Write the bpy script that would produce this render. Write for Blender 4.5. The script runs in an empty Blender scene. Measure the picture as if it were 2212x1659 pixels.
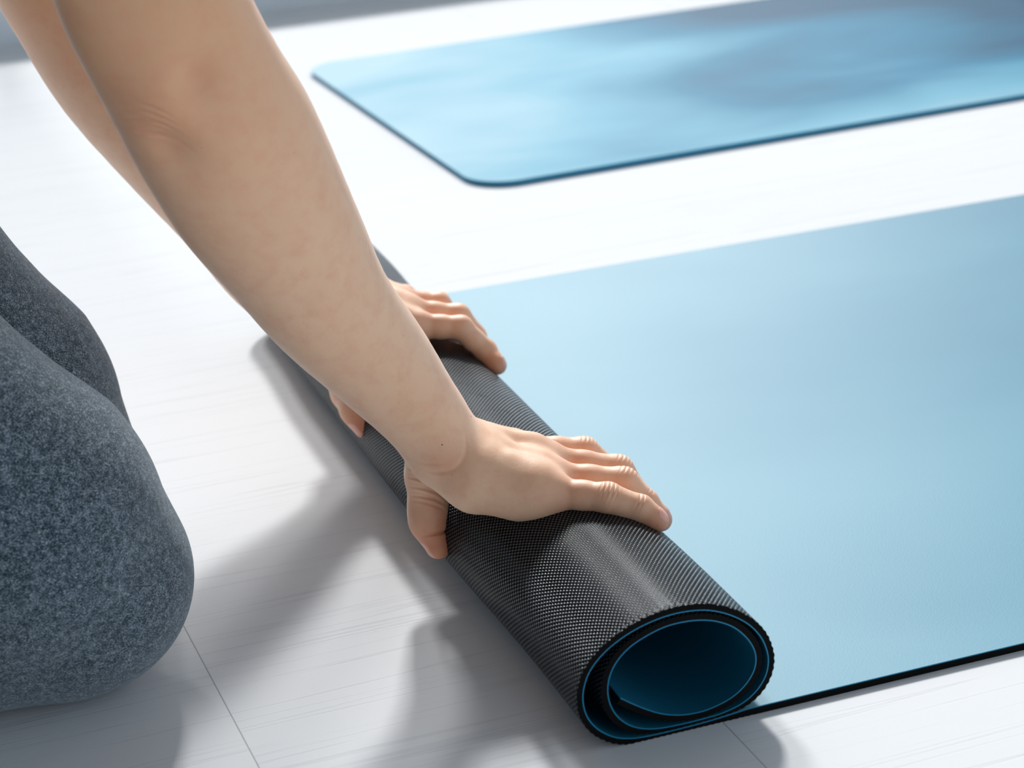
import bpy, bmesh, math, random
import numpy as np
from mathutils import Vector, Matrix

S = bpy.context.scene
COL = S.collection
MM = 0.001
random.seed(4)

# ------------------------------------------------------------------ helpers
def link(name, me, mat=None, parent=None):
    o = bpy.data.objects.new(name, me)
    COL.objects.link(o)
    if mat is not None:
        me.materials.append(mat)
    if parent is not None:
        o.parent = parent
    return o

def tag(o, label=None, cat=None, kind=None):
    if label: o['label'] = label
    if cat: o['category'] = cat
    if kind: o['kind'] = kind
    return o

def empty(name, loc, label, cat):
    o = bpy.data.objects.new(name, None)
    o.location = loc
    COL.objects.link(o)
    return tag(o, label, cat)

def mesh(name, V, Fc, smooth=True):
    me = bpy.data.meshes.new(name)
    me.from_pydata([tuple(map(float, v)) for v in V], [], [tuple(map(int, f)) for f in Fc])
    me.update()
    if smooth:
        me.polygons.foreach_set('use_smooth', [True] * len(me.polygons))
    return me

def box_mesh(name, boxes):
    bm = bmesh.new()
    for (x0, x1, y0, y1, z0, z1) in boxes:
        r = bmesh.ops.create_cube(bm, size=1.0)
        for v in r['verts']:
            v.co.x = x0 + (v.co.x + .5) * (x1 - x0)
            v.co.y = y0 + (v.co.y + .5) * (y1 - y0)
            v.co.z = z0 + (v.co.z + .5) * (z1 - z0)
    me = bpy.data.meshes.new(name)
    bm.to_mesh(me); bm.free()
    return me

def parent_keep(child, par):
    child.parent = par
    child.matrix_parent_inverse = Matrix.Translation(-Vector(par.location))

# node helpers
class NT:
    def __init__(s, name):
        s.m = bpy.data.materials.new(name); s.m.use_nodes = True
        s.n = s.m.node_tree.nodes; s.l = s.m.node_tree.links
        s.b = s.n['Principled BSDF']
    def new(s, t, **kw):
        n = s.n.new(t)
        for k, v in kw.items(): setattr(n, k, v)
        return n
    def inp(s, node, i, v):
        if v is None: return
        if isinstance(v, bpy.types.NodeSocket): s.l.new(v, node.inputs[i])
        else: node.inputs[i].default_value = v
    def math(s, op, a, b=None, c=None, clamp=False):
        n = s.new('ShaderNodeMath', operation=op, use_clamp=clamp)
        s.inp(n, 0, a); s.inp(n, 1, b); s.inp(n, 2, c)
        return n.outputs[0]
    def noise(s, vec, scale, detail=3, rough=.55, dist=0.0):
        n = s.new('ShaderNodeTexNoise')
        s.inp(n, 'Vector', vec)
        n.inputs['Scale'].default_value = scale; n.inputs['Detail'].default_value = detail
        n.inputs['Roughness'].default_value = rough; n.inputs['Distortion'].default_value = dist
        return n.outputs['Fac']
    def mapping(s, vec, scale=(1, 1, 1), rot=(0, 0, 0), loc=(0, 0, 0)):
        n = s.new('ShaderNodeMapping'); s.l.new(vec, n.inputs[0])
        n.inputs['Scale'].default_value = scale; n.inputs['Rotation'].default_value = rot
        n.inputs['Location'].default_value = loc
        return n.outputs[0]
    def ramp(s, fac, stops, interp='LINEAR'):
        n = s.new('ShaderNodeValToRGB'); s.l.new(fac, n.inputs[0])
        e = n.color_ramp.elements; n.color_ramp.interpolation = interp
        while len(e) < len(stops): e.new(.5)
        for el, (p, c) in zip(e, stops):
            el.position = p; el.color = (*c, 1) if len(c) == 3 else c
        return n.outputs[0]
    def mix(s, fac, a, b, typ='MIX'):
        n = s.new('ShaderNodeMix', data_type='RGBA', blend_type=typ)
        s.inp(n, 0, fac); s.inp(n, 6, a); s.inp(n, 7, b)
        return n.outputs[2]
    def bump(s, h, strength, dist, normal=None):
        n = s.new('ShaderNodeBump'); s.inp(n, 'Height', h)
        n.inputs['Strength'].default_value = strength; n.inputs['Distance'].default_value = dist
        if normal is not None: s.l.new(normal, n.inputs['Normal'])
        return n.outputs[0]
    def obj(s):
        return s.new('ShaderNodeTexCoord').outputs['Object']
    def set(s, **kw):
        for k, v in kw.items():
            s.inp(s.b, k.replace('_', ' '), v)

def col(r, g, b):  # sRGB 0-255 -> linear rgba
    f = lambda c: (c / 255 / 12.92) if c / 255 <= .04045 else ((c / 255 + .055) / 1.055) ** 2.4
    return (f(r), f(g), f(b), 1)

# ------------------------------------------------------------------ camera
PX, PP, PR, PA = 4800.0, 0.37834143, -0.06066302, 0.32094215
CAM = np.array([0, 0, .56])
def _axes():
    f = np.array([0, math.cos(PP), -math.sin(PP)]); ri = np.array([1., 0, 0]); up = np.cross(ri, f)
    A = math.cos(PR) * ri + math.sin(PR) * up; B = -math.sin(PR) * ri + math.cos(PR) * up
    rot = lambda v: np.array([v[0] * math.cos(PA) + v[1] * math.sin(PA), -v[0] * math.sin(PA) + v[1] * math.cos(PA), v[2]])
    return rot(A), rot(B), rot(f)
CA, CB, CC = _axes()
cd = bpy.data.cameras.new('camera')
cam = bpy.data.objects.new('camera', cd); COL.objects.link(cam)
cam.matrix_world = Matrix(((CA[0], CB[0], -CC[0], CAM[0]), (CA[1], CB[1], -CC[1], CAM[1]), (CA[2], CB[2], -CC[2], CAM[2]), (0, 0, 0, 1)))
cd.sensor_width = 36; cd.lens = PX / 2212 * 36; cd.clip_start = .05
cd.dof.use_dof = True; cd.dof.focus_distance = 1.175; cd.dof.aperture_fstop = 10.5
S.camera = cam

# ------------------------------------------------------------------ materials
def mat_floor():
    t = NT('white_wood_laminate')
    co = t.mapping(t.obj(), rot=(0, 0, -0.0195))
    sx = t.new('ShaderNodeSeparateXYZ'); t.l.new(co, sx.inputs[0])
    x, y = sx.outputs[0], sx.outputs[1]
    H = .1893
    yr = t.math('DIVIDE', t.math('SUBTRACT', y, .8999), H)
    row = t.math('FLOOR', yr); fy = t.math('FRACT', yr)
    dy = t.math('MULTIPLY', t.math('MINIMUM', fy, t.math('SUBTRACT', 1.0, fy)), H)
    xo = t.math('ADD', t.math('SUBTRACT', x, .185), t.math('MULTIPLY', row, .218))
    L = 2.4
    fx = t.math('FRACT', t.math('DIVIDE', xo, L))
    dx = t.math('MULTIPLY', t.math('MINIMUM', fx, t.math('SUBTRACT', 1.0, fx)), L)
    gx = t.math('SMOOTH_MIN', 1.0, t.math('DIVIDE', dx, .0005), .3)
    gy = t.math('SMOOTH_MIN', 1.0, t.math('DIVIDE', dy, .0007), .3)
    gx = t.math('MINIMUM', gx, 1.0); gy = t.math('MINIMUM', gy, 1.0)
    # wood grain embossed along the planks
    plank = t.math('ADD', t.math('MULTIPLY', row, 3.71), t.math('MULTIPLY', t.math('FLOOR', t.math('DIVIDE', xo, L)), 7.3))
    cb = t.new('ShaderNodeCombineXYZ')
    t.l.new(x, cb.inputs[0]); t.l.new(y, cb.inputs[1]); t.l.new(plank, cb.inputs[2])
    g1 = t.mapping(cb.outputs[0], scale=(1.3, 62, 1))
    n1 = t.noise(g1, 1.0, 4, .5, .35)
    line = t.math('ABSOLUTE', t.math('SUBTRACT', t.math('FRACT', t.math('MULTIPLY', n1, 5.0)), .5))
    line = t.math('MULTIPLY', line, 11.0, clamp=True)
    br = t.noise(t.mapping(cb.outputs[0], scale=(7, 30, 1), loc=(3, 1, 5)), 1.0, 2)
    line = t.math('MAXIMUM', line, t.math('MULTIPLY', t.math('SUBTRACT', br, .50), 5.0, clamp=True))
    g2 = t.mapping(cb.outputs[0], scale=(18, 420, 1))
    n2 = t.noise(g2, 1.0, 3, .6)
    ton = t.noise(cb.outputs[0], 1.7, 1)
    c = t.mix(ton, col(232, 236, 240), col(238, 241, 244))
    c = t.mix(t.math('MULTIPLY', t.math('SUBTRACT', 1.0, line), .13), c, col(150, 160, 168))
    c = t.mix(t.math('MULTIPLY', t.math('SUBTRACT', 1.0, gx), .55), c, col(90, 98, 105))
    c = t.mix(t.math('MULTIPLY', t.math('SUBTRACT', 1.0, gy), .10), c, col(120, 130, 138))
    t.set(Base_Color=c, Roughness=.6, IOR=1.3)
    t.b.inputs['Specular IOR Level'].default_value = .02
    h = t.math('ADD', t.math('MULTIPLY', line, .6), t.math('MULTIPLY', n2, .25))
    h = t.math('ADD', h, t.math('MULTIPLY', gx, 2.0))
    t.l.new(t.bump(h, .35, .0004), t.b.inputs['Normal'])
    return t.m

def mat_mat_top(name, cloudy):
    t = NT(name)
    ob = t.obj()
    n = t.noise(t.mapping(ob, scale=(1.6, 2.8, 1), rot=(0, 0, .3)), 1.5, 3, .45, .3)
    sx = t.new('ShaderNodeSeparateXYZ'); t.l.new(ob, sx.inputs[0])
    if cloudy:      # marbled dye; tone darkens towards the far right
        xx = t.math('SUBTRACT', sx.outputs[0], .60); yy = t.math('SUBTRACT', sx.outputs[1], 1.80)
        f = t.math('ADD', t.math('MULTIPLY', n, .8), t.math('MULTIPLY', xx, -.42))
        f = t.math('ADD', f, t.math('MULTIPLY', t.math('MULTIPLY', xx, yy), -1.15))
        f = t.math('ADD', f, .15)
        c = t.ramp(f, [(.06, col(4, 84, 118)[:3]), (.24, col(30, 124, 160)[:3]), (.42, col(104, 172, 198)[:3]), (.60, col(160, 200, 216)[:3])])
    else:
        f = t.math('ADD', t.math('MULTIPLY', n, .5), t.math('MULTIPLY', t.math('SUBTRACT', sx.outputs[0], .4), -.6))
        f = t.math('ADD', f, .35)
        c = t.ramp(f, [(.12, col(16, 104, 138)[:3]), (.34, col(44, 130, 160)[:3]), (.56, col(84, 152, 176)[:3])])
    if not cloudy:  # shade inside the roll, painted into the blue of the rolled-up end
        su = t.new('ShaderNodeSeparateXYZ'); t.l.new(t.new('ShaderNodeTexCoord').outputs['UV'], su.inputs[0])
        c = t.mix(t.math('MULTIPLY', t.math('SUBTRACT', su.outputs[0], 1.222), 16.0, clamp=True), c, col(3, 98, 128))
    t.set(Base_Color=c, Roughness=.56)
    t.b.inputs['Specular IOR Level'].default_value = .10 if cloudy else .45
    w = t.noise(t.mapping(ob, scale=(1, 1, 1)), 900, 2)
    t.l.new(t.bump(w, .25, .0003), t.b.inputs['Normal'])
    return t.m

def mat_simple(name, c, rough=.6, spec=.5, noise=0, scale=200):
    t = NT(name)
    if noise:
        n = t.noise(t.obj(), scale, 3)
        a = tuple(min(1, x * (1 - noise)) for x in c[:3]) + (1,); b = tuple(min(1, x * (1 + noise)) for x in c[:3]) + (1,)
        t.set(Base_Color=t.mix(n, a, b))
    else:
        t.set(Base_Color=c)
    t.set(Roughness=rough); t.b.inputs['Specular IOR Level'].default_value = spec
    return t.m

def mat_rubber():
    t = NT('black_textured_rubber')
    uv = t.new('ShaderNodeTexCoord').outputs['UV']
    sx = t.new('ShaderNodeSeparateXYZ'); t.l.new(uv, sx.inputs[0])
    u, v = sx.outputs[0], sx.outputs[1]            # metres along the roll and across it
    # staggered grid of pebbles
    a = t.math('COSINE', t.math('MULTIPLY', v, 2 * math.pi / .0035))
    b = t.math('COSINE', t.math('MULTIPLY', u, 2 * math.pi / .0023))
    h = t.math('POWER', t.math('MAXIMUM', t.math('MULTIPLY', a, b), 0.0), .6)
    wear = t.noise(t.mapping(uv, scale=(60, 60, 1)), 1.0, 3)
    c = t.mix(h, col(3, 4, 6), col(70, 80, 88))
    t.set(Base_Color=c, Roughness=t.math('MULTIPLY_ADD', wear, .14, .22))
    t.b.inputs['IOR'].default_value = 1.45; t.b.inputs['Specular Tint'].default_value = (.80, .93, 1.0, 1)
    t.inp(t.b, 'Specular IOR Level', t.math('MULTIPLY_ADD', h, .95, .03))
    t.l.new(t.bump(h, .8, .00055), t.b.inputs['Normal'])
    return t.m

def mat_skin():
    t = NT('skin')
    ob = t.obj()
    at = t.new('ShaderNodeAttribute', attribute_name='flush').outputs['Fac']
    big = t.noise(ob, 28, 4, .6)
    blot = t.noise(ob, 110, 3, .6)
    c = t.mix(big, col(236, 182, 142), col(248, 205, 168))
    less_bounce = t.new('ShaderNodeAttribute', attribute_name='tan').outputs['Fac']  # 'tan' is the height mask for the painted floor bounce
    c = t.mix(t.math('MULTIPLY', less_bounce, .55), c, col(196, 142, 100))  # paler low down, darker high up: floor bounce painted into the skin
    c = t.mix(t.math('MULTIPLY', t.math('SUBTRACT', 1.0, less_bounce), .4), c, col(250, 212, 184))
    c = t.mix(t.math('MULTIPLY', t.math('SUBTRACT', blot, .44, clamp=True), .95, clamp=True), c, col(224, 146, 118))
    c = t.mix(t.math('MULTIPLY', at, 1.25, clamp=True), c, col(208, 112, 74))
    fr = t.noise(ob, 420, 1)
    spots = t.math('MULTIPLY', t.math('SUBTRACT', fr, .74, clamp=True), 6.0, clamp=True)
    c = t.mix(t.math('MULTIPLY', spots, .35), c, col(140, 88, 66))
    t.set(Base_Color=c, Roughness=.47)
    b = t.b.inputs
    b['Subsurface Weight'].default_value = .22
    b['Subsurface Radius'].default_value = (1.0, .35, .18)
    b['Subsurface Scale'].default_value = .006
    b['Specular IOR Level'].default_value = .45
    b['Sheen Weight'].default_value = .25; b['Sheen Roughness'].default_value = .35
    b['Sheen Tint'].default_value = (1, .93, .88, 1)
    v = t.new('ShaderNodeTexVoronoi', feature='DISTANCE_TO_EDGE'); v.inputs['Scale'].default_value = 900
    t.l.new(t.mapping(ob, scale=(1, 1.5, 1)), v.inputs['Vector'])
    h = t.math('ADD', t.math('MULTIPLY', v.outputs['Distance'], 1.2), t.math('MULTIPLY', t.noise(ob, 500, 3), .8))
    n = t.bump(h, .30, .00022)
    t.l.new(n, t.b.inputs['Normal'])
    return t.m

def mat_knit():
    t = NT('heather_grey_knit')
    ob = t.obj()
    n1 = t.noise(t.mapping(ob, scale=(1, 1, 1.6), rot=(0, .5, 0)), 1050, 3, .8, .6)
    n2 = t.noise(ob, 260, 2, .6)
    f = t.math('ADD', t.math('MULTIPLY', n1, .8), t.math('MULTIPLY', n2, .2))
    c = t.ramp(f, [(.40, col(24, 33, 42)[:3]), (.50, col(64, 80, 92)[:3]), (.61, col(158, 174, 186)[:3])])
    t.set(Base_Color=c, Roughness=.9)
    t.b.inputs['Specular IOR Level'].default_value = .15
    t.b.inputs['Sheen Weight'].default_value = .42; t.b.inputs['Sheen Roughness'].default_value = .5
    t.b.inputs['Sheen Tint'].default_value = col(225, 235, 242)
    t.l.new(t.bump(n1, .6, .0005), t.b.inputs['Normal'])
    return t.m

M_FLOOR = mat_floor()
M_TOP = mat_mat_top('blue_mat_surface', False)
M_TOP2 = mat_mat_top('cloudy_blue_mat_surface', True)
M_EDGE_BLUE = mat_simple('blue_foam_edge', col(0, 126, 166), .55, .4, .1)
M_RUBBER = mat_rubber()
M_CUT = mat_simple('black_cut_foam', col(9, 9, 10), .85, .12, .3, 900)
M_SKIN = mat_skin()
M_KNIT = mat_knit()
M_NAIL = mat_simple('nail', col(240, 176, 158), .28, .5, .05, 300)
M_WALL = mat_simple('painted_wall', col(226, 229, 232), .7, .3)
M_BASE = mat_simple('grey_painted_trim', col(214, 222, 228), .6, .3)
M_TANK = mat_simple('black_jersey', col(26, 28, 32), .85, .2, .15, 600)
M_HAIR = mat_simple('dark_brown_hair', col(38, 26, 20), .4, .5, .4, 300)

# ------------------------------------------------------------------ setting
def plane_mesh(name, x0, x1, y0, y1, z=0.0):
    return mesh(name, [(x0, y0, z), (x1, y0, z), (x1, y1, z), (x0, y1, z)], [(0, 1, 2, 3)], False)
fl = link('floor', box_mesh('floor', [(-3.2, 4.2, -1.6, 2.64, -.05, 0)]), M_FLOOR)
tag(fl, 'white wood-grain laminate floor of wide planks', kind='structure')
# back wall: plinth, piers and head round a wide window band
WY0, WY1 = 2.64, 2.80
wl = link('wall_back', box_mesh('wall_back', [(-3.2, 4.2, WY0, WY1, -.05, .085), (-3.2, 4.2, WY0, WY1, 2.5, 2.75),
                                              (-3.2, -2.4, WY0, WY1, .085, 2.5), (1.62, 2.3, WY0, WY1, .085, 2.5), (3.9, 4.2, WY0, WY1, .085, 2.5)]), M_WALL)
tag(wl, 'pale wall with window band beyond the mats', kind='structure')
bb = link('baseboard_back', box_mesh('baseboard_back', [(-3.2, 4.2, WY0 - .018, WY0, 0, .08)]), M_BASE)
tag(bb, 'grey baseboard along the far floor edge', kind='structure')
def window(name, x0, x1, z0, z1, n):
    f = .045; bs = []
    ym = (WY0 + WY1) / 2
    bs += [(x0, x1, ym - .03, ym + .03, z0, z0 + f), (x0, x1, ym - .03, ym + .03, z1 - f, z1)]
    for i in range(n + 1):
        xc = x0 + f / 2 + (x1 - x0 - f) * i / n
        bs.append((xc - f / 2, xc + f / 2, ym - .029, ym + .029, z0 + f, z1 - f))
    o = link(name, box_mesh(name, bs), M_WALL)
    return tag(o, 'tall white framed window letting in daylight', kind='structure')
window('window_1', -2.4, 1.62, .085, 2.5, 3)
window('window_2', 2.3, 3.9, .085, 2.5, 1)

# ------------------------------------------------------------------ rolled mat
def smooth_path(P, step):
    P = np.array(P, float)
    out = []
    for i in range(len(P) - 1):
        p0 = P[max(i - 1, 0)]; p1 = P[i]; p2 = P[i + 1]; p3 = P[min(i + 2, len(P) - 1)]
        n = max(2, int(np.linalg.norm(p2[:2] - p1[:2]) / step))
        for k in range(n):
            t = k / n
            out.append(.5 * ((2 * p1) + (-p0 + p2) * t + (2 * p0 - 5 * p1 + 4 * p2 - p3) * t ** 2 + (-p0 + 3 * p1 - 3 * p2 + p3) * t ** 3))
    out.append(P[-1])
    return np.array(out)

# (x, z, thickness) in mm along the blue face, from the rolled start of the mat's flat part to the inner end
SPIRAL = [(404, 4.3, 4.3), (398, 4.1, 4.1), (390, 3.4, 3.4), (376, 2.5, 2.5), (358, 2.2, 2.2), (345, 2.5, 2.5), (336.6, 3.7, 3.5),
          (328.9, 6.6, 3.6), (321.4, 12.6, 3.7), (316.6, 20.0, 3.6), (314.7, 28.3, 3.5), (315.5, 36.6, 3.6), (319.1, 44.8, 3.8),
          (326.2, 52.2, 3.9), (335.6, 58.0, 3.9), (345.8, 61.9, 4.0), (357.0, 64.2, 4.0), (368.1, 64.5, 3.9), (379.8, 62.6, 3.8),
          (390.9, 57.7, 3.8), (400.7, 50.4, 3.7), (407.2, 42.0, 3.7), (410.4, 33.6, 3.6), (411.0, 26.8, 3.6), (409.2, 19.6, 3.5),
          (404.2, 12.9, 3.5), (396.5, 8.0, 3.0), (386.4, 5.4, 1.9), (376.0, 4.7, 1.8), (363.0, 4.6, 2.1), (350.5, 5.6, 2.7),
          (340.4, 9.0, 3.6), (333.2, 15.0, 3.7), (329.0, 22.4, 3.7), (327.4, 30.6, 3.7), (328.6, 38.9, 3.7), (332.6, 46.2, 3.7),
          (339.4, 52.2, 3.7), (348.6, 56.4, 3.7), (358.2, 58.9, 3.7), (368.0, 59.2, 3.7), (377.7, 57.8, 3.7), (386.4, 54.6, 3.7),
          (394.0, 49.6, 3.7), (400.0, 42.8, 3.7), (403.6, 35.8, 3.7), (404.4, 29.4, 3.7), (402.7, 23.4, 3.7), (398.3, 17.6, 3.7),
          (391.2, 12.7, 3.7), (381.8, 9.8, 3.7), (373.1, 8.9, 3.7), (363.2, 10.0, 3.7), (353.4, 13.4, 3.7), (343.4, 19.4, 3.7), (333.6, 26.6, 3.6)]
MY0, MY1 = .8680, 1.526
FLAT_X1 = 1.62
roll = smooth_path(SPIRAL, .55)
flat = np.array([(x, 4.3, 4.3) for x in list(np.linspace(FLAT_X1 * 1000, 440, 60)) + list(np.linspace(436, 404.6, 55))])
path = np.vstack([flat, roll]) * MM
tan = np.gradient(path[:, :2], axis=0)
tan /= np.linalg.norm(tan, axis=1)[:, None]
nrm = np.stack([-tan[:, 1], tan[:, 0]], 1)          # away from the blue face (down on the flat part)
arc = np.r_[0, np.cumsum(np.linalg.norm(np.diff(path[:, :2], axis=0), axis=1))]
under = path[:, :2] + nrm * path[:, 2:3]
isflat = np.arange(len(path)) < len(flat)
under[isflat, 1] = 0.0
under[:, 1] = np.maximum(under[:, 1], 0.0)
LT = .00055                                           # the blue skin on top of the black foam
mid = path[:, :2] + nrm * LT
mat_root = empty('yoga_mat', (.36, 1.2, 0), 'blue and black yoga mat being rolled up under two hands, near mat', 'yoga mat')

def sst(a, b, x):
    t = min(1, max(0, (x - a) / (b - a))); return t * t * (3 - 2 * t)
def bow(x, y):       # the roll is squeezed a little out of line between the hands
    return -.0045 * sst(.92, 1.10, y) * (1 - sst(1.38, 1.50, y)) * (1 - sst(.415, .56, x))
def sheet(name, inner, outer, ys, mats, corr=0.0, uvscale=True, flip=False):
    """a band between two section curves, extruded along y, closed all round"""
    n = len(inner); V = []; 
    for y in ys:
        for a in inner: V.append((a[0] + bow(a[0], y), y, a[1]))
    off = len(V)
    for j, y in enumerate(ys):
        e = min(y - ys[0], ys[-1] - y)
        k = corr * max(0.0, 1 - e / .004)
        for i, a in enumerate(outer):
            d = k * (math.sin(arc[i] * 2 * math.pi / .0032) - .3) if not isflat[i] else 0
            V.append((a[0] + nrm[i, 0] * d + bow(a[0], y), y, a[1] + nrm[i, 1] * d))
    Fc = []; mi = []; m = len(ys)
    I = lambda j, i: j * n + i
    O = lambda j, i: off + j * n + i
    for j in range(m - 1):
        for i in range(n - 1):
            Fc.append((I(j, i), I(j, i + 1), I(j + 1, i + 1), I(j + 1, i))); mi.append(0)
            Fc.append((O(j, i), O(j + 1, i), O(j + 1, i + 1), O(j, i + 1))); mi.append(1)
        for e in (0, n - 1):
            q = (I(j, e), I(j + 1, e), O(j + 1, e), O(j, e))
            Fc.append(q if e == 0 else q[::-1]); mi.append(2)
    for i in range(n - 1):
        Fc.append((I(0, i), O(0, i), O(0, i + 1), I(0, i + 1))); mi.append(2)
        Fc.append((I(m - 1, i), I(m - 1, i + 1), O(m - 1, i + 1), O(m - 1, i))); mi.append(2)
    me = mesh(name, V, Fc)
    for q in mats: me.materials.append(q)
    me.polygons.foreach_set('material_index', mi)
    sm = [k != 2 for k in mi]
    me.polygons.foreach_set('use_smooth', sm)
    uv = me.uv_layers.new(name='UVMap')
    vi = np.zeros(len(me.loops), int); me.loops.foreach_get('vertex_index', vi)
    A = np.tile(arc, 2 * m); Y = np.array([v[1] for v in V])
    uv.data.foreach_set('uv', np.stack([A[vi], Y[vi]], 1).ravel().astype(np.float32))
    bm = bmesh.new(); bm.from_mesh(me); bmesh.ops.recalc_face_normals(bm, faces=bm.faces); bm.to_mesh(me); bm.free()
    me.set_sharp_from_angle(angle=math.radians(50))
    o = bpy.data.objects.new(name, me); COL.objects.link(o)
    return o
ys_fine = [MY0, MY0 + .0012, MY0 + .0024, MY0 + .004, *[MY0 + .02 * k for k in range(1, 32)], MY1 - .004, MY1]
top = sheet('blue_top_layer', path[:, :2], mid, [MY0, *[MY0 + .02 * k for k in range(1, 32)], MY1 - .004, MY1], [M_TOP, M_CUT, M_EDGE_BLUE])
bot = sheet('black_rubber_base', mid, under, ys_fine, [M_CUT, M_RUBBER, M_CUT], corr=.00022)
tag(top, 'smooth blue top layer'); tag(bot, 'black textured rubber underside')
for o in (top, bot): parent_keep(o, mat_root)

# ------------------------------------------------------------------ flat mat behind
C2 = np.array([.5716, 1.7775]); A2 = 0.0403          # near left corner and its turn against the near mat
U2 = np.array([math.cos(A2), math.sin(A2)]); V2 = np.array([-math.sin(A2), math.cos(A2)])
def outline(w, l, r, n=14):
    pts = []
    for cx, cy, a0 in ((r, r, 180), (l - r, r, 270), (l - r, w - r, 0), (r, w - r, 90)):
        for k in range(n + 1):
            a = math.radians(a0 + 90 * k / n)
            pts.append((cx + r * math.cos(a), cy + r * math.sin(a)))
    return pts
W2, L2, R2 = .530, 1.30, .040
ol = [tuple(U2 * a + V2 * b) for a, b in outline(W2, L2, R2)]
mat2 = empty('yoga_mat', (C2[0], C2[1], 0), 'cloudy blue yoga mat with rounded corners lying flat behind', 'yoga mat')
def slab(name, z0, z1, mat, label):
    n = len(ol)
    V = [(C2[0] + p[0], C2[1] + p[1], z0) for p in ol] + [(C2[0] + p[0], C2[1] + p[1], z1) for p in ol]
    Fc = [tuple(range(n))[::-1], tuple(range(n, 2 * n))] + [(i, (i + 1) % n, n + (i + 1) % n, n + i) for i in range(n)]
    o = link(name, mesh(name, V, Fc, False), mat); parent_keep(o, mat2)
    if label: tag(o, label)
    return o
slab('blue_foam_base', 0, .0042, M_EDGE_BLUE, 'deep blue foam base')
slab('blue_top_layer', .0042, .0050, M_TOP2, None)

HI = True
WORLD_BACK = (.96, 1.07, 1.18)
WORLD_TOP = .13
WORLD_LEFT = .15
WORLD_FRONT = (.45, .47, .50)
WORLD_GLOW = (.2, .2, .21)
KEYS = [(.46, 1.30, 3.6, 5.0, .68), (.10, 1.33, 5.0, 5.0, .32)]
KEY_P, AREA_E, EXPO = 19500.0, 0.0, 0.0
POSE = {  # joint: (x, y, z, radius) in millimetres
    'r_wr': (303.0, 1046.0, 100.9, 21.0),
    'r_p0': (344.9, 1008.0, 76.5, 10.6),
    'r_p1': (376.7, 986.0, 73.6, 8.0),
    'r_p2': (391.4, 978.0, 67.9, 6.9),
    'r_p3': (399.2, 972.0, 61.6, 5.3),
    'r_r0': (349.8, 1026.0, 77.3, 11.0),
    'r_r1': (395.1, 1010.0, 69.1, 8.1),
    'r_r2': (404.7, 1004.0, 57.8, 7.0),
    'r_r3': (411.6, 999.0, 47.5, 5.9),
    'r_m0': (355.0, 1047.0, 78.3, 11.0),
    'r_m1': (402.2, 1035.0, 64.7, 8.3),
    'r_m2': (410.4, 1030.0, 50.3, 7.2),
    'r_m3': (415.3, 1022.0, 38.0, 6.3),
    'r_i0': (350.6, 1067.0, 75.9, 9.2),
    'r_i1': (392.9, 1062.0, 67.0, 8.2),
    'r_i2': (405.7, 1058.0, 55.0, 7.1),
    'r_i3': (414.1, 1053.0, 39.2, 6.3),
    'r_t0': (304.1, 1072.0, 66.0, 10.8),
    'r_t1': (303.5, 1072.0, 48.2, 9.9),
    'r_t2': (302.0, 1068.0, 40.6, 9.4),
    'r_t3': (304.2, 1060.0, 29.0, 7.0),
    'l_wr': (305.5, 1274.0, 82.0, 21.0),
    'l_i0': (350.8, 1269.0, 83.7, 10.0),
    'l_i1': (386.4, 1257.0, 77.6, 7.4),
    'l_i2': (399.7, 1251.0, 61.9, 6.8),
    'l_i3': (403.7, 1240.0, 54.0, 5.4),
    'l_m0': (350.2, 1287.0, 87.9, 10.5),
    'l_m1': (391.8, 1279.0, 77.0, 7.9),
    'l_m2': (400.8, 1275.0, 63.4, 7.0),
    'l_m3': (401.7, 1262.0, 55.4, 5.8),
    'l_r0': (350.6, 1306.0, 87.5, 10.5),
    'l_r1': (386.9, 1304.0, 78.4, 7.6),
    'l_r2': (396.0, 1300.0, 63.6, 6.7),
    'l_r3': (400.1, 1290.0, 56.9, 5.7),
    'l_p0': (347.0, 1324.0, 85.6, 10.0),
    'l_p1': (371.6, 1330.0, 78.2, 7.2),
    'l_p2': (381.4, 1330.0, 69.6, 6.3),
    'l_p3': (385.6, 1320.0, 66.2, 5.3),
    'l_t0': (307.8, 1252.0, 65.0, 11.5),
    'l_t1': (307.6, 1248.0, 51.6, 9.6),
    'l_t2': (307.3, 1232.0, 46.1, 8.6),
    'l_t3': (310.2, 1224.0, 37.1, 7.0),
    'ra0': (303.0, 1046.0, 104.1, 20.4),
    'ra1': (293.5, 1044.0, 120.0, 21.9),
    'ra2': (273.8, 1040.0, 150.9, 27.0),
    'ra3': (248.9, 1034.0, 187.6, 31.6),
    'ra4': (231.8, 1028.0, 222.2, 36.3),
    'ra5': (214.6, 1020.0, 256.8, 41.0),
    'ra6': (201.4, 1012.0, 287.7, 42.2),
    'ra7': (190.8, 1005.0, 310.3, 40.9),
    'ra8': (184.3, 1000.0, 322.8, 41.0),
    'ra9': (173.8, 995.0, 352.0, 40.3),
    'ra10': (160.3, 990.0, 392.9, 40.4),
    'la0': (305.5, 1274.0, 82.0, 25.0),
    'la1': (288.8, 1280.0, 115.8, 31.0),
    'la2': (277.1, 1284.0, 136.8, 36.0),
    'la3': (258.2, 1295.0, 174.3, 40.0),
    'la4': (233.9, 1304.0, 211.1, 42.0),
    'la5': (204.7, 1312.0, 256.6, 43.0),
    'la6': (184.9, 1317.0, 301.7, 43.0),
    'la7': (167.1, 1322.0, 355.6, 45.0),
    'r_h0': (301.2, 1036.0, 88.0, 12.0),
    'r_h1': (315.9, 1022.0, 80.0, 12.5),
    'r_h2': (337.2, 1014.0, 75.6, 11.5),
}

# ------------------------------------------------------------------ implicit surfaces -> one continuous mesh
def P3(*a): return np.array(a, float) * MM
def J(n): return np.array(POSE[n][:3]) * MM
def JR(n): return POSE[n][3] * MM

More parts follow.
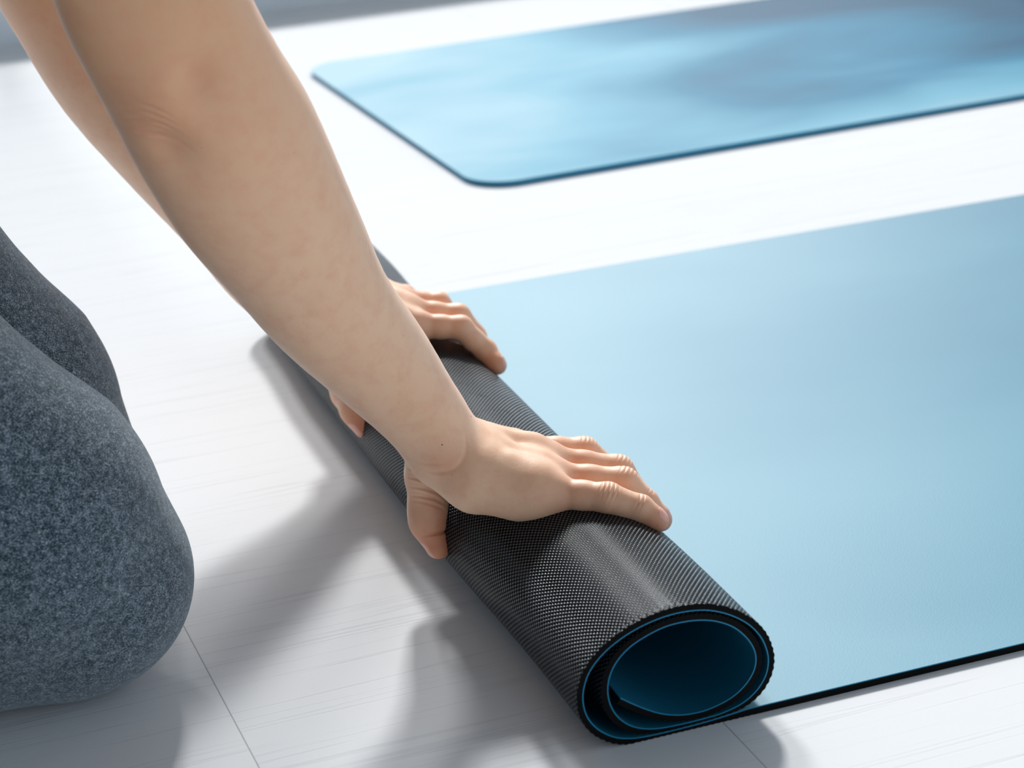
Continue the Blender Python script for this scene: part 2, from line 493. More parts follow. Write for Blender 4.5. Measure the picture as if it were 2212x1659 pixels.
def sm(a, b, k):
    if a is None: return b
    if b is None: return a
    h = np.maximum(k - np.abs(a - b), 0)
    return np.minimum(a, b) - h * h * (.25 / k)

class Prim:
    """tapered capsule, optionally widened by e along the unit axis n"""
    def __init__(s, g, a, b, ra, rb, n=None, e=1.0, e2=None):
        s.g = g; s.a = np.array(a, float); s.ab = np.array(b, float) - s.a; s.L2 = max(1e-12, float(s.ab @ s.ab))
        s.ra = ra; s.rb = rb; s.n = None if n is None else np.array(n, float) / np.linalg.norm(n)
        s.e = e; s.e2 = e if e2 is None else e2
    def d(s, P):
        v = P - s.a
        t = (v @ s.ab) / s.L2
        np.minimum(t, 1, out=t); np.maximum(t, 0, out=t)
        v -= t[:, None] * s.ab
        if s.n is not None:
            e = s.e + (s.e2 - s.e) * t
            q = v @ s.n
            v = v + (q * (1 / e - 1))[:, None] * s.n
        return np.sqrt(np.einsum('ij,ij->i', v, v)) - (s.ra + (s.rb - s.ra) * t)

class Field:
    def __init__(s, ks):
        s.prims = []; s.ks = ks; s.creases = []; s.dents = []; s.combine = None; s.extra = None
    def add(s, *a, **k): s.prims.append(Prim(*a, **k))
    def chain(s, g, pts, rs, **k):
        for i in range(len(pts) - 1): s.add(g, pts[i], pts[i + 1], rs[i], rs[i + 1], **k)
    def pack(s):
        s.A = np.array([p.a for p in s.prims]); s.AB = np.array([p.ab for p in s.prims]); s.LL = np.array([p.L2 for p in s.prims])
        s.RA = np.array([p.ra for p in s.prims]); s.RB = np.array([p.rb for p in s.prims])
        s.EE = np.array([max(p.e, p.e2, 1.0) for p in s.prims]); s.KK = np.array([s.ks.get(p.g, .004) for p in s.prims])
    def active(s, c, half):
        """the parts that can matter within a ball of radius half about c"""
        if getattr(s, 'A', None) is None or len(s.A) != len(s.prims): s.pack()
        v = c - s.A; t = np.clip((v * s.AB).sum(1) / s.LL, 0, 1); v = v - t[:, None] * s.AB
        D = np.sqrt((v * v).sum(1)) - (s.RA + (s.RB - s.RA) * t) * s.EE
        m = D.min()
        return ([s.prims[i] for i in np.nonzero(D < m + 2 * half + np.maximum(s.KK, .012))[0]],
                [x for x in s.dents if math.dist(c, x[0]) < half + 2.6 * x[1]], [x for x in s.creases if math.dist(c, x[0]) < half + 2.6 * x[5]])
    def __call__(s, P, act=None):
        prims, dents, creases = act if act is not None else (s.prims, s.dents, s.creases)
        D = {}
        for p in prims:
            d = p.d(P)
            D[p.g] = d if p.g not in D else sm(D[p.g], d, s.ks.get(p.g, .004))
        r = s.combine(D)
        if r is None: return np.full(len(P), 1.0)
        for (q, rad, dep) in dents:
            r = r + dep * np.exp(-((P - q) ** 2).sum(1) / rad ** 2)
        for (q, ax, up, w, dep, R) in creases:
            v = P - q; a = v @ ax; v2 = np.einsum('ij,ij->i', v, v)
            m = 1 / (1 + np.exp(np.clip(-(v @ up + .004) / .0015, -30, 30)))
            bow = (v2 - a * a) * 18.0
            r = r + dep * np.exp(-((a + bow) / w) ** 2 - v2 / R ** 2) * m
        if s.extra is not None: r = s.extra(P, r)
        return r

def surface_nets(field, lo, hi, h, B=10):
    """naive surface nets over the blocks that the surface crosses"""
    lo = np.array(lo); nb = np.ceil((np.array(hi) - lo) / (h * B)).astype(int)
    half = h * B / 2 * math.sqrt(3)
    g = np.stack(np.meshgrid(*[np.arange(n) for n in nb], indexing='ij'), -1).reshape(-1, 3)
    # two level cull
    cen = lo + (g + .5) * h * B
    keep = np.zeros(len(cen), bool)
    for ix in by_block(cen, max(.08, h * B * 4)):
        P = cen[ix]; c = P.mean(0)
        keep[ix] = np.abs(field(P, field.active(c, np.sqrt(((P - c) ** 2).sum(1)).max()))) < half * 1.6 + .004
    g = g[keep]
    ks, ps, quads = [], [], []
    N = nb * B + 4
    def key(ijk): return (ijk[..., 0] * N[1] + ijk[..., 1]) * N[2] + ijk[..., 2]
    cg = np.stack(np.meshgrid(*[np.arange(B + 1)] * 3, indexing='ij'), -1)
    for b in g:
        base = b * B
        c = lo + (b + .5) * h * B
        act = field.active(c, half)
        pts = lo + (base + cg) * h
        F = field(pts.reshape(-1, 3), act).reshape(B + 1, B + 1, B + 1)
        I = F < 0
        if I.all() or not I.any(): continue
        s8 = sum(I[dx:B + dx, dy:B + dy, dz:B + dz].astype(int) for dx in (0, 1) for dy in (0, 1) for dz in (0, 1))
        cells = np.argwhere((s8 > 0) & (s8 < 8))
        acc = np.zeros((len(cells), 3)); cnt = np.zeros(len(cells))
        for ax in range(3):
            o1, o2 = [(1, 2), (0, 2), (0, 1)][ax]
            for u in (0, 1):
                for v in (0, 1):
                    p = cells.copy(); p[:, o1] += u; p[:, o2] += v
                    q = p.copy(); q[:, ax] += 1
                    fa = F[p[:, 0], p[:, 1], p[:, 2]]; fb = F[q[:, 0], q[:, 1], q[:, 2]]
                    m = (fa < 0) != (fb < 0)
                    t = np.where(m, fa / np.where(m, fa - fb, 1), 0)
                    pt = p.astype(float); pt[:, ax] += t
                    acc += np.where(m[:, None], pt, 0); cnt += m
        V = lo + (base + acc / cnt[:, None]) * h
        ks.append(key(base + cells)); ps.append(V)
        for ax in range(3):
            o1, o2 = [(1, 2), (2, 0), (0, 1)][ax]
            sl = [slice(0, B)] * 3
            a = F[tuple(sl)]; s2 = list(sl); s2[ax] = slice(1, B + 1); bq = F[tuple(s2)]
            m = (a < 0) != (bq < 0)
            e = np.argwhere(m); fl = a[m] < 0
            e = e + base
            d1 = np.zeros(3, int); d1[o1] = 1; d2 = np.zeros(3, int); d2[o2] = 1
            q = np.stack([key(e), key(e - d1), key(e - d1 - d2), key(e - d2)], 1)
            q[~fl] = q[~fl][:, ::-1]
            quads.append(q)
    ks = np.concatenate(ks); V = np.concatenate(ps); Q = np.concatenate(quads)
    o = np.argsort(ks); ks = ks[o]; V = V[o]
    idx = np.searchsorted(ks, Q); idx = np.clip(idx, 0, len(ks) - 1)
    ok = (ks[idx] == Q).all(1)
    return V, idx[ok]

def by_block(P, size):
    k = np.floor(P / size).astype(int)
    _, inv = np.unique(k, axis=0, return_inverse=True)
    inv = inv.ravel(); o = np.argsort(inv, kind='stable')
    return np.split(o, np.cumsum(np.bincount(inv))[:-1])

def project(field, V, size, it=1):
    """slide vertices onto the surface; return them with the surface normals"""
    V = V.copy(); N = np.zeros_like(V); e = .0002
    off = np.array([[0, 0, 0], [1, 0, 0], [0, 1, 0], [0, 0, 1]]) * e
    for ix in by_block(V, size):
        P = V[ix]; c = P.mean(0); act = field.active(c, np.sqrt(((P - c) ** 2).sum(1)).max() + .001)
        for k in range(it + 1):
            f = field((P[None] + off[:, None]).reshape(-1, 3), act).reshape(4, -1)
            G = ((f[1:] - f[0]) / e).T
            if k < it:
                P = P - np.clip(f[0] / np.maximum((G * G).sum(1), .05), -.001, .001)[:, None] * G
        V[ix] = P; N[ix] = G / np.maximum(np.linalg.norm(G, axis=1), 1e-9)[:, None]
    return V, N

# ------------------------------------------------------------------ the kneeling person
KS = {'torso': .05, 'head': .012, 'leg': .02}
for sd_ in 'rl':
    KS.update({'arm' + sd_: .004, 'palm' + sd_: .013, 'i' + sd_: .0035, 'm' + sd_: .0035, 'r' + sd_: .0035, 'p' + sd_: .0035, 't' + sd_: .007,
               'tendon' + sd_: .003})
body = Field(KS)

def dense(pts, rs, n=5):
    q = smooth_n(np.c_[np.array(pts), np.array(rs)], n)
    return [x[:3] for x in q], [x[3] for x in q]
def smooth_n(P, n):
    out = []
    for i in range(len(P) - 1):
        p0 = P[max(i - 1, 0)]; p1 = P[i]; p2 = P[i + 1]; p3 = P[min(i + 2, len(P) - 1)]
        for k in range(n):
            t = k / n
            out.append(.5 * ((2 * p1) + (-p0 + p2) * t + (2 * p0 - 5 * p1 + 4 * p2 - p3) * t ** 2 + (-p0 + 3 * p1 - 3 * p2 + p3) * t ** 3))
    out.append(P[-1]); return np.array(out)

SHO = {'r': P3(98, 985, 572), 'l': P3(100, 1335, 572)}
def arm(side, names, wrist_e):
    pts = [J(n) for n in names]; rs = [JR(n) for n in names]
    pts.append(SHO[side]); rs.append(.046)
    # keep the upper arm even up to the shoulder
    pts, rs = dense(pts, rs, 3)
    n = len(pts)
    for i in range(n - 1):
        e = [1 + (wrist_e - 1) * max(0, 1 - k / 10) for k in (i, i + 1)]
        body.add('arm' + side, pts[i], pts[i + 1], rs[i], rs[i + 1], n=(0.25, 1, -.1), e=e[0], e2=e[1])
arm('r', ['ra%d' % i for i in (0, 1, 2, 3, 4, 5, 6, 7, 9, 10)], 1.22)
arm('l', ['la%d' % i for i in range(8)], 1.0)

FING = 'imrp'
def hand(s):
    W = J(s + '_wr')
    i0, m0, r0, p0 = [J('%s_%s0' % (s, f)) for f in FING]
    across = (i0 - p0) / np.linalg.norm(i0 - p0)
    fwd = ((m0 + r0) / 2 - W); fwd /= np.linalg.norm(fwd)
    dors = np.cross(across, fwd) * (1 if s == 'r' else 1); dors /= np.linalg.norm(dors)
    if dors[2] < 0: dors = -dors
    car = {'i': W + across * .013 + fwd * .006, 'm': W + across * .005 + fwd * .006, 'r': W - across * .004 + fwd * .006, 'p': W - across * .012 + fwd * .006}
    pr = {'i': .0105, 'm': .0115, 'r': .0118, 'p': .0118}
    for f in FING:
        b = J('%s_%s0' % (s, f))
        body.add('palm' + s, car[f] - dors * .003, b - fwd * .004 - dors * .0026, pr[f] - .0005, JR('%s_%s0' % (s, f)) - .0004)
        P = [J('%s_%s%d' % (s, f, k)) for k in range(4)]; R = [JR('%s_%s%d' % (s, f, k)) for k in range(4)]
        g = f + s
        u = (P[1] - P[0]) / np.linalg.norm(P[1] - P[0])
        a1 = P[0] + u * .012
        body.add(g, P[0] - dors * .002, a1 - dors * .001, R[0] * .86, R[1] * 1.06)
        mid1 = (a1 + P[1]) / 2
        body.add(g, a1 - dors * .001, mid1 - dors * .0006, R[1] * 1.06, R[1] * .96)
        body.add(g, mid1 - dors * .0006, P[1], R[1] * .96, R[1] * 1.0)
        mid2 = (P[1] + P[2]) / 2
        body.add(g, P[1], mid2 - dors * .0004, R[1] * 1.0, (R[1] + R[2]) / 2 * .93)
        body.add(g, mid2 - dors * .0004, P[2], (R[1] + R[2]) / 2 * .93, R[2])
        v = (P[3] - P[2]) / np.linalg.norm(P[3] - P[2])
        body.add(g, P[2], P[3] - v * .003, R[2], R[3] * 1.04)
        body.add(g, P[3] - v * .003, P[3], R[3] * 1.04, R[3] * .93)
        # knuckle creases on the back of the finger
        ax2 = (P[2] - P[1]) / np.linalg.norm(P[2] - P[1]); ax1 = u
        bis = (ax1 + ax2); bis /= np.linalg.norm(bis)
        up = ax1 - ax2; up = up - (up @ bis) * bis
        up = up / np.linalg.norm(up) if np.linalg.norm(up) > .05 else dors
        if s == 'r':
            for q, dep in ((-.0046, .00030), (-.0022, .00055), (.0002, .00048), (.0025, .00052), (.0048, .00030)):
                body.creases.append((P[1] + up * R[1] + bis * q, bis, up, .00055, dep, R[1] * .80))
            for q, dep in ((-.0012, .00036), (.0011, .00042)):
                body.creases.append((P[2] + up * R[2] + ax2 * q, ax2, up, .0005, dep, R[2] * .8))
        # extensor tendon fanning over the back of the hand
        if f in 'imrp':
            body.add('tendon' + s, car[f] * .35 + P[0] * .65 + dors * (R[0] - .0040), P[0] + dors * (R[0] - .0038), .0022, .0034)
    # webs between the finger roots
    for a, b in (('i', 'm'), ('m', 'r'), ('r', 'p')):
        A = J('%s_%s0' % (s, a)); Bq = J('%s_%s0' % (s, b))
        ua = J('%s_%s1' % (s, a)) - A; ub = J('%s_%s1' % (s, b)) - Bq
        body.add('palm' + s, A - dors * .003, Bq - dors * .003, .0090, .0090)
        body.add('palm' + s, (A + W) / 2 - dors * .003, (Bq + W) / 2 - dors * .003, .0095, .0095)
        A = A + ua / np.linalg.norm(ua) * .010 - dors * .003; Bq = Bq + ub / np.linalg.norm(ub) * .010 - dors * .003
        body.add('palm' + s, A, Bq, .0066, .0066)
    # thumb and its ball
    T = [J('%s_t%d' % (s, k)) for k in range(4)]; R = [JR('%s_t%d' % (s, k)) for k in range(4)]
    cmc = W + across * .016 - fwd * .002 - dors * .006
    body.add('t' + s, cmc, T[0], .0115, R[0]); body.add('t' + s, T[0], T[1], R[0], R[1]); body.add('t' + s, T[1], T[2], R[1], R[2])
    body.add('t' + s, T[2], T[3], R[2] * .96, R[3])
    body.add('palm' + s, T[0] + np.array([.004, -.002, .006]), i0 - fwd * .012 - dors * .006, .0095, .0085)
    body.add('palm' + s, cmc + fwd * .006, (i0 + m0) / 2 - fwd * .02 - dors * .006, .0105, .010)
    return across, fwd, dors
HR = hand('r'); HL = hand('l')
body.chain('palmr', [J('r_h0'), J('r_h1'), J('r_h2'), J('r_p0')], [.0120, .0128, .0120, .0112])
body.chain('palml', [J('l_wr') + P3(6, 14, -8), J('l_p0') + P3(-22, 0, -6), J('l_p0')], [.0125, .0125, .011])

# trunk, neck, head, legs (mostly outside the picture, under the clothes)
HIP = P3(-150, 1120, 385); CHEST = P3(45, 1160, 545); NECK = P3(105, 1160, 622)
body.add('torso', HIP + P3(0, -62, 0), HIP + P3(0, 62, 0), .098, .098)
body.add('torso', HIP + P3(10, -25, 10), CHEST + P3(-70, -25, -30), .095, .098)
body.add('torso', HIP + P3(10, 25, 10), CHEST + P3(-70, 25, -30), .095, .098)
body.add('torso', CHEST + P3(-60, -45, -25), CHEST + P3(0, -55, 5), .092, .085)
body.add('torso', CHEST + P3(-60, 45, -25), CHEST + P3(0, 55, 5), .092, .085)
body.add('torso', SHO['r'] + P3(-10, 20, 0), SHO['l'] + P3(-10, -20, 0), .050, .050)
body.add('torso', CHEST + P3(30, 0, 30), NECK + P3(35, 0, 40), .058, .052)
HD = P3(190, 1160, 715)
fz = np.array([.62, 0, -.78]); up_ = np.array([.78, 0, .62])      # the face looks down at the mat
body.add('head', HD - fz * .012 + up_ * .015, HD + fz * .02 + up_ * .012, .085, .080, n=(0, 1, 0), e=.88)
body.add('head', HD + fz * .045 - up_ * .035, HD + fz * .052 - up_ * .060, .050, .034, n=(0, 1, 0), e=1.05)
body.add('head', HD + fz * .094 + up_ * .008, HD + fz * .112 - up_ * .022, .007, .012)
body.add('head', HD + fz * .092 - up_ * .047 + P3(0, -14, 0), HD + fz * .092 - up_ * .047 + P3(0, 14, 0), .007, .007)
for sg in (-1, 1):
    body.add('head', HD + P3(0, sg * 76, 0) + up_ * .012 - fz * .006, HD + P3(0, sg * 74, 0) - up_ * .022, .016, .010, n=(0, 1, 0), e=.5)
    body.dents.append((HD + fz * .098 + up_ * .012 + P3(0, sg * 31, 0), .017, .010))
KNEE = {'r': P3(106, 1046, 58), 'l': P3(107, 1203, 58)}
HJ = {'r': HIP + P3(-10, -62, -12), 'l': HIP + P3(22, 62, 12)}
ANK = {'r': P3(-305, 1062, 45), 'l': P3(-302, 1188, 45)}
for q in 'rl':
    body.add('leg', KNEE[q], HJ[q], .050, .075)
    body.add('leg', KNEE[q] + P3(-15, 0, -8), ANK[q] * .5 + KNEE[q] * .5 + P3(-20, 0, 2), .040, .044)
    body.add('leg', ANK[q] * .5 + KNEE[q] * .5 + P3(-20, 0, 2), ANK[q], .044, .030)
    body.add('leg', ANK[q], ANK[q] + P3(-75, 0, -12), .030, .026, n=(0, 1, 0), e=1.2)
    body.add('leg', ANK[q] + P3(-75, 0, -12), ANK[q] + P3(-125, 0, -24), .022, .016, n=(0, 1, 0), e=1.9)

def comb(D):
    out = None
    for s in 'rl':
        f = None
        for a in FING: f = sm(f, D.get(a + s), .0010)
        h = sm(D.get('palm' + s), f, .0055)
        h = sm(h, D.get('tendon' + s), .008)
        h = sm(h, D.get('t' + s), .006)
        a = sm(D.get('arm' + s), h, .010)
        out = a if out is None else (sm(out, a, .002) if a is not None else out)
    t = sm(D.get('torso'), D.get('leg'), .03)
    t = sm(t, D.get('head'), .02)
    return sm(t, out, .03) if out is not None else t
body.combine = comb

# elbow: hollow beside the point of the elbow, skin folds under it; wrist creases; web wrinkles
def along(a, b): return (b - a) / np.linalg.norm(b - a)
def unit(*v): return np.array(v, float) / np.linalg.norm(v)
def add_elbow():
    body.dents.append((P3(181, 957, 330), .0090, .0052)); body.dents.append((P3(186, 957, 340), .014, .0016))
    body.dents.append((P3(190, 960, 322), .016, .0012))
    body.dents.append((P3(167, 972, 297), .0095, .0038)); body.dents.append((P3(173, 970, 285), .012, .0016))
    body.dents.append((P3(163, 964, 322), .015, -.0030)); body.dents.append((P3(195, 966, 300), .020, -.0018))
    ax = unit(.25, -.1, .95); up = unit(-.55, -.72, -.4)
    for (x, y, z, w, dep, R) in ((158.5, 968, 316, .0013, .0010, .011), (159, 968.5, 311.5, .0012, .0018, .013), (161, 969, 307.5, .0011, .0012, .011),
                                 (162.5, 970.5, 303.5, .0014, .0021, .013), (163, 971, 299, .0012, .0012, .010), (157, 967, 320.5, .0012, .0009, .012),
                                 (166, 968, 325, .0012, .0003, .013)):
        body.creases.append((P3(x, y, z), ax, up, w, dep, R))
add_elbow()
def add_wrist():
    side = unit(.1, -.8, .45)
    # the bend line across the outer side of the wrist
    body.creases.append((P3(311, 1018, 101), unit(.80, .15, -.45), side, .0010, .0003, .010))
    body.creases.append((P3(304, 1016.5, 94.5), unit(.60, .2, -.75), side, .0010, .0004, .010))
    body.creases.append((P3(296, 1020, 91), unit(.25, .2, -.9), unit(-.6, -.75, 0), .0009, .0007, .009))
    body.creases.append((P3(293, 1022, 96), unit(.1, .1, -1), unit(-.6, -.75, 0), .0009, .0005, .008))
    body.dents.append((P3(298, 1017, 100), .010, -.0012))
    # wrinkled skin between the thumb and the palm
    for k in range(9):
        c = P3(294.5, 1059.5, 78) + P3(.9, -.1, -2.9) * k
        body.creases.append((c + P3(2, 0, 0) * (k % 2), unit(.42, .0, .9), unit(-.35, -.92, -.1), .0009, .0010 + .0004 * (k % 2), .012))
    # bend line of the thumb
    ax = along(J('r_t2'), J('r_t3'))
    body.creases.append((J('r_t2') + ax * .004 + P3(5, -7, 0), ax, unit(.35, -.93, 0), .0010, .0018, .010))
add_wrist()

def cut_and_keep(V, Q, p, n, near, rad, side):
    """trim the surface with the plane (p, n) near the limb; side=+1 keeps the half the normal points to"""
    bm = bmesh.new()
    vs = [bm.verts.new(v) for v in V]
    for q in Q:
        try: bm.faces.new([vs[i] for i in q])
        except ValueError: pass
    p = Vector(p); n = Vector(n); near = Vector(near)
    zone = [f for f in bm.faces if (f.calc_center_median() - p).length < .075]
    geom = set(zone)
    for f in zone: geom.update(f.verts); geom.update(f.edges)
    bmesh.ops.bisect_plane(bm, geom=list(geom), dist=1e-7, plane_co=p, plane_no=n)
    kill = [f for f in bm.faces if (f.calc_center_median() - near).length < rad and (f.calc_center_median() - p).dot(n) * side < 0]
    bmesh.ops.delete(bm, geom=kill, context='FACES')
    if side < 0:      # hand piece: keep only what hangs together with the hand
        bm.faces.ensure_lookup_table()
        seed = min(bm.faces, key=lambda f: (f.calc_center_median() - near).length)
        seen = {seed}; st = [seed]
        while st:
            f = st.pop()
            for e in f.edges:
                for g in e.link_faces:
                    if g not in seen: seen.add(g); st.append(g)
        bmesh.ops.delete(bm, geom=[f for f in bm.faces if f not in seen], context='FACES')
    bmesh.ops.delete(bm, geom=[v for v in bm.verts if not v.link_faces], context='VERTS')
    bm.verts.index_update()
    V2 = np.array([v.co[:] for v in bm.verts]); F2 = [[v.index for v in f.verts] for f in bm.faces]
    ring = [v.index for v in bm.verts if any(len(e.link_faces) == 1 for e in v.link_edges) and abs((v.co - p).dot(n)) < 5e-5 and (v.co - p).length < .075]
    bm.free()
    return V2, F2, ring

def zipper(V, ra, rb, p, n):
    """triangle strip between two closed rings in (nearly) the same plane"""
    n = n / np.linalg.norm(n); u = np.cross(n, [0, 0, 1.]); u /= np.linalg.norm(u); w = np.cross(n, u)
    ang = lambda i: math.atan2((V[i] - p) @ w, (V[i] - p) @ u)
    A = sorted(ra, key=ang); B = sorted(rb, key=ang)
    aa = [ang(i) for i in A]; ab = [ang(i) for i in B]
    F = []; i = j = 0
    while i < len(A) or j < len(B):
        na = aa[i + 1] if i + 1 < len(A) else aa[0] + 2 * math.pi
        nb = ab[j + 1] if j + 1 < len(B) else ab[0] + 2 * math.pi
        if (na <= nb and i < len(A)) or j >= len(B):
            F.append([A[i % len(A)], B[j % len(B)], A[(i + 1) % len(A)]]); i += 1
        else:
            F.append([A[i % len(A)], B[j % len(B)], B[(j + 1) % len(B)]]); j += 1
    return F

HQ = .00055
def region(lo, hi, h):
    V, Q = surface_nets(body, lo, hi, h)
    V, _ = project(body, V, max(.012, h * 8), 1)
    return V, Q
import time as _t
_t0 = _t.time()
cuts = {}
cuts['r'] = (J('ra1'), (J('ra2') - J('ra1')) / np.linalg.norm(J('ra2') - J('ra1')), P3(340, 1030, 70))
cuts['l'] = (J('la1'), (J('la2') - J('la1')) / np.linalg.norm(J('la2') - J('la1')), P3(350, 1280, 70))
Vr, Qr = region(P3(256, 945, 8), P3(440, 1105, 165), HQ if HI else .0012)
Vl, Ql = region(P3(250, 1205, 5), P3(435, 1350, 165), .0011 if HI else .0015)
Vb, Qb = region(P3(-470, 930, -10), P3(460, 1420, 860), .003 if HI else .004)
print('surface', len(Vr), len(Vl), len(Vb), _t.time() - _t0)
Vr, Fr, ringr = cut_and_keep(Vr, Qr, *cuts['r'], .12, -1)
Vl, Fl, ringl = cut_and_keep(Vl, Ql, *cuts['l'], .12, -1)
Fb = Qb
for s in 'rl':
    p, n, near = cuts[s]
    Vb, Fb, _r = cut_and_keep(Vb, Fb, p + n * .0008, n, near, .16, 1)
def refine(V, Fc, spots, cuts_):
    bm = bmesh.new(); vs = [bm.verts.new(v) for v in V]
    for f in Fc: bm.faces.new([vs[i] for i in f])
    C = np.array([f.calc_center_median()[:] for f in bm.faces]); pick = np.zeros(len(C), bool)
    for q, R in spots: pick |= ((C - q) ** 2).sum(1) < R * R
    ed = {e for f, k in zip(bm.faces, pick) if k for e in f.edges}
    bmesh.ops.subdivide_edges(bm, edges=list(ed), cuts=cuts_, use_grid_fill=True)
    bm.verts.index_update()
    V2 = np.array([v.co[:] for v in bm.verts]); F2 = [[v.index for v in f.verts] for f in bm.faces]; bm.free()
    near_ = np.zeros(len(V2), bool)
    for q, R in spots: near_ |= ((V2 - q) ** 2).sum(1) < (R + .006) ** 2
    V2[near_], _ = project(body, V2[near_], .015, 2)
    return V2, F2
if HI: Vb, Fb = refine(Vb, Fb, [(P3(162, 970, 308), .034), (P3(181, 957, 330), .022)], 3)
ring_b = {}
cnt = {}
for f in Fb:
    for a, b in zip(f, f[1:] + f[:1]): cnt[(min(a, b), max(a, b))] = cnt.get((min(a, b), max(a, b)), 0) + 1
open_v = {i for e, c in cnt.items() if c == 1 for i in e}
for s in 'rl':
    p, n, near = cuts[s]
    ring_b[s] = [i for i in open_v if np.linalg.norm(Vb[i] - p) < .075]
V = np.vstack([Vr, Vl, Vb]); oL = len(Vr); oB = oL + len(Vl)
F = list(Fr) + [[i + oL for i in f] for f in Fl] + [[i + oB for i in f] for f in Fb]
print('rings', len(ringr), len(ring_b['r']), len(ringl), len(ring_b['l']))
F += zipper(V, ringr, [i + oB for i in ring_b['r']], cuts['r'][0], cuts['r'][1])
F += zipper(V, [i + oL for i in ringl], [i + oB for i in ring_b['l']], cuts['l'][0], cuts['l'][1])
_, N = project(body, V, .015, 0)
me = mesh('body', V, F)
bm = bmesh.new(); bm.from_mesh(me); bmesh.ops.recalc_face_normals(bm, faces=bm.faces); bm.to_mesh(me); bm.free()
me.normals_split_custom_set_from_vertices([tuple(x) for x in N])
fl_ = np.zeros(len(V))
def flush(q, R, a):
    global fl_
    fl_ = np.maximum(fl_, a * np.exp(-((V - q) ** 2).sum(1) / R ** 2))
for s in 'rl':
    for f in FING:
        flush(J('%s_%s3' % (s, f)), .011, .55); flush(J('%s_%s2' % (s, f)), .010, .30)
        flush(J('%s_%s1' % (s, f)), .010, .34)
        flush((J('%s_%s1' % (s, f)) + J('%s_%s0' % (s, f))) / 2, .016, .26)
        flush(J('%s_%s0' % (s, f)), .012, .22)
    flush(J(s + '_t3'), .018, .60); flush(J(s + '_t1'), .014, .35)
flush(P3(160, 969, 308), .022, .20); flush(P3(182, 957, 328), .010, .22); flush(P3(168, 965, 318), .034, .12)
flush(P3(300, 1020, 98), .012, .25)
at = me.attributes.new('flush', 'FLOAT', 'POINT'); at.data.foreach_set('value', fl_.astype(np.float32))
tn = np.clip((V[:, 2] - .16) / .24, 0, 1); tn = tn * tn * (3 - 2 * tn)  # height mask for the bounce light painted into the skin tone
at = me.attributes.new('tan', 'FLOAT', 'POINT'); at.data.foreach_set('value', tn.astype(np.float32))  # 'tan' holds the painted bounce mask: 0 low down, 1 high up
person = empty('person', (-.05, 1.12, 0), 'person in grey heather leggings kneeling and rolling a mat with both hands', 'person')
bo = link('body', me, M_SKIN); parent_keep(bo, person)
tag(bo, 'bare light-skinned arms and hands pressing on the rolled mat')
print('body', len(V), _t.time() - _t0)

# ------------------------------------------------------------------ finger nails
def nail(s, f):
    P2, P3_ = J('%s_%s2' % (s, f)), J('%s_%s3' % (s, f)); R = JR('%s_%s3' % (s, f))
    v = P3_ - P2; v /= np.linalg.norm(v)
    c = np.array([.364, 0, .034])
    up = (P3_ - c) * np.array([1, 0, 1])
    if f == 'p' and s == 'r': up = up / np.linalg.norm(up) + np.array([0, -.45, .35])
    if f == 't': up = np.array([-1, .55 if s == 'r' else .3, .1])
    up = up - (up @ v) * v; up /= np.linalg.norm(up); sd = np.cross(v, up)
    n1, n2 = 14, 14; G = []
    L = R * (1.7 if f != 't' else 1.9); wmax = .92
    act = body.active(P3_, .02)
    for i in range(n1 + 1):
        for j in range(n2 + 1):
            a = -1 + 2 * i / n1; b = -1 + 2 * j / n2
            th = a * wmax * (1 - .10 * max(0, -b) ** 2)
            sh = (1 - .55 * abs(a) ** 2.6)
            bb_ = R * .05 + (b * sh) * L / 2
            d = up * math.cos(th) + sd * math.sin(th)
            G.append((P3_ + v * bb_, d))
    O = np.array([g[0] for g in G]); D = np.array([g[1] for g in G])
    t = np.full(len(O), R * 1.6)
    for _ in range(24):
        t = t - body(O + D * t[:, None], act) * .8
    edge = np.array([max(abs(-1 + 2 * i / n1), abs(-1 + 2 * j / n2)) for i in range(n1 + 1) for j in range(n2 + 1)])
    T = O + D * (t + .00022 - .0003 * edge ** 6)[:, None]; Bm = O + D * (t - .0006)[:, None]
    m = (n1 + 1) * (n2 + 1); I = lambda i, j: i * (n2 + 1) + j
    Fc = []
    for i in range(n1):
        for j in range(n2):
            q = (I(i, j), I(i + 1, j), I(i + 1, j + 1), I(i, j + 1)); Fc.append(q); Fc.append(tuple(x + m for x in q[::-1]))
    per = [I(i, 0) for i in range(n1)] + [I(n1, j) for j in range(n2)] + [I(i, n2) for i in range(n1, 0, -1)] + [I(0, j) for j in range(n2, 0, -1)]
    for a, b in zip(per, per[1:] + per[:1]): Fc.append((a, b, b + m, a + m))
    me = mesh('fingernail', np.vstack([T, Bm]), Fc)
    bm = bmesh.new(); bm.from_mesh(me); bmesh.ops.recalc_face_normals(bm, faces=bm.faces); bm.to_mesh(me); bm.free()
    o = link('fingernail', me, M_NAIL); parent_keep(o, person)
for s in 'rl':
    for f in ('i', 'm', 'r', 'p', 't'): nail(s, f)

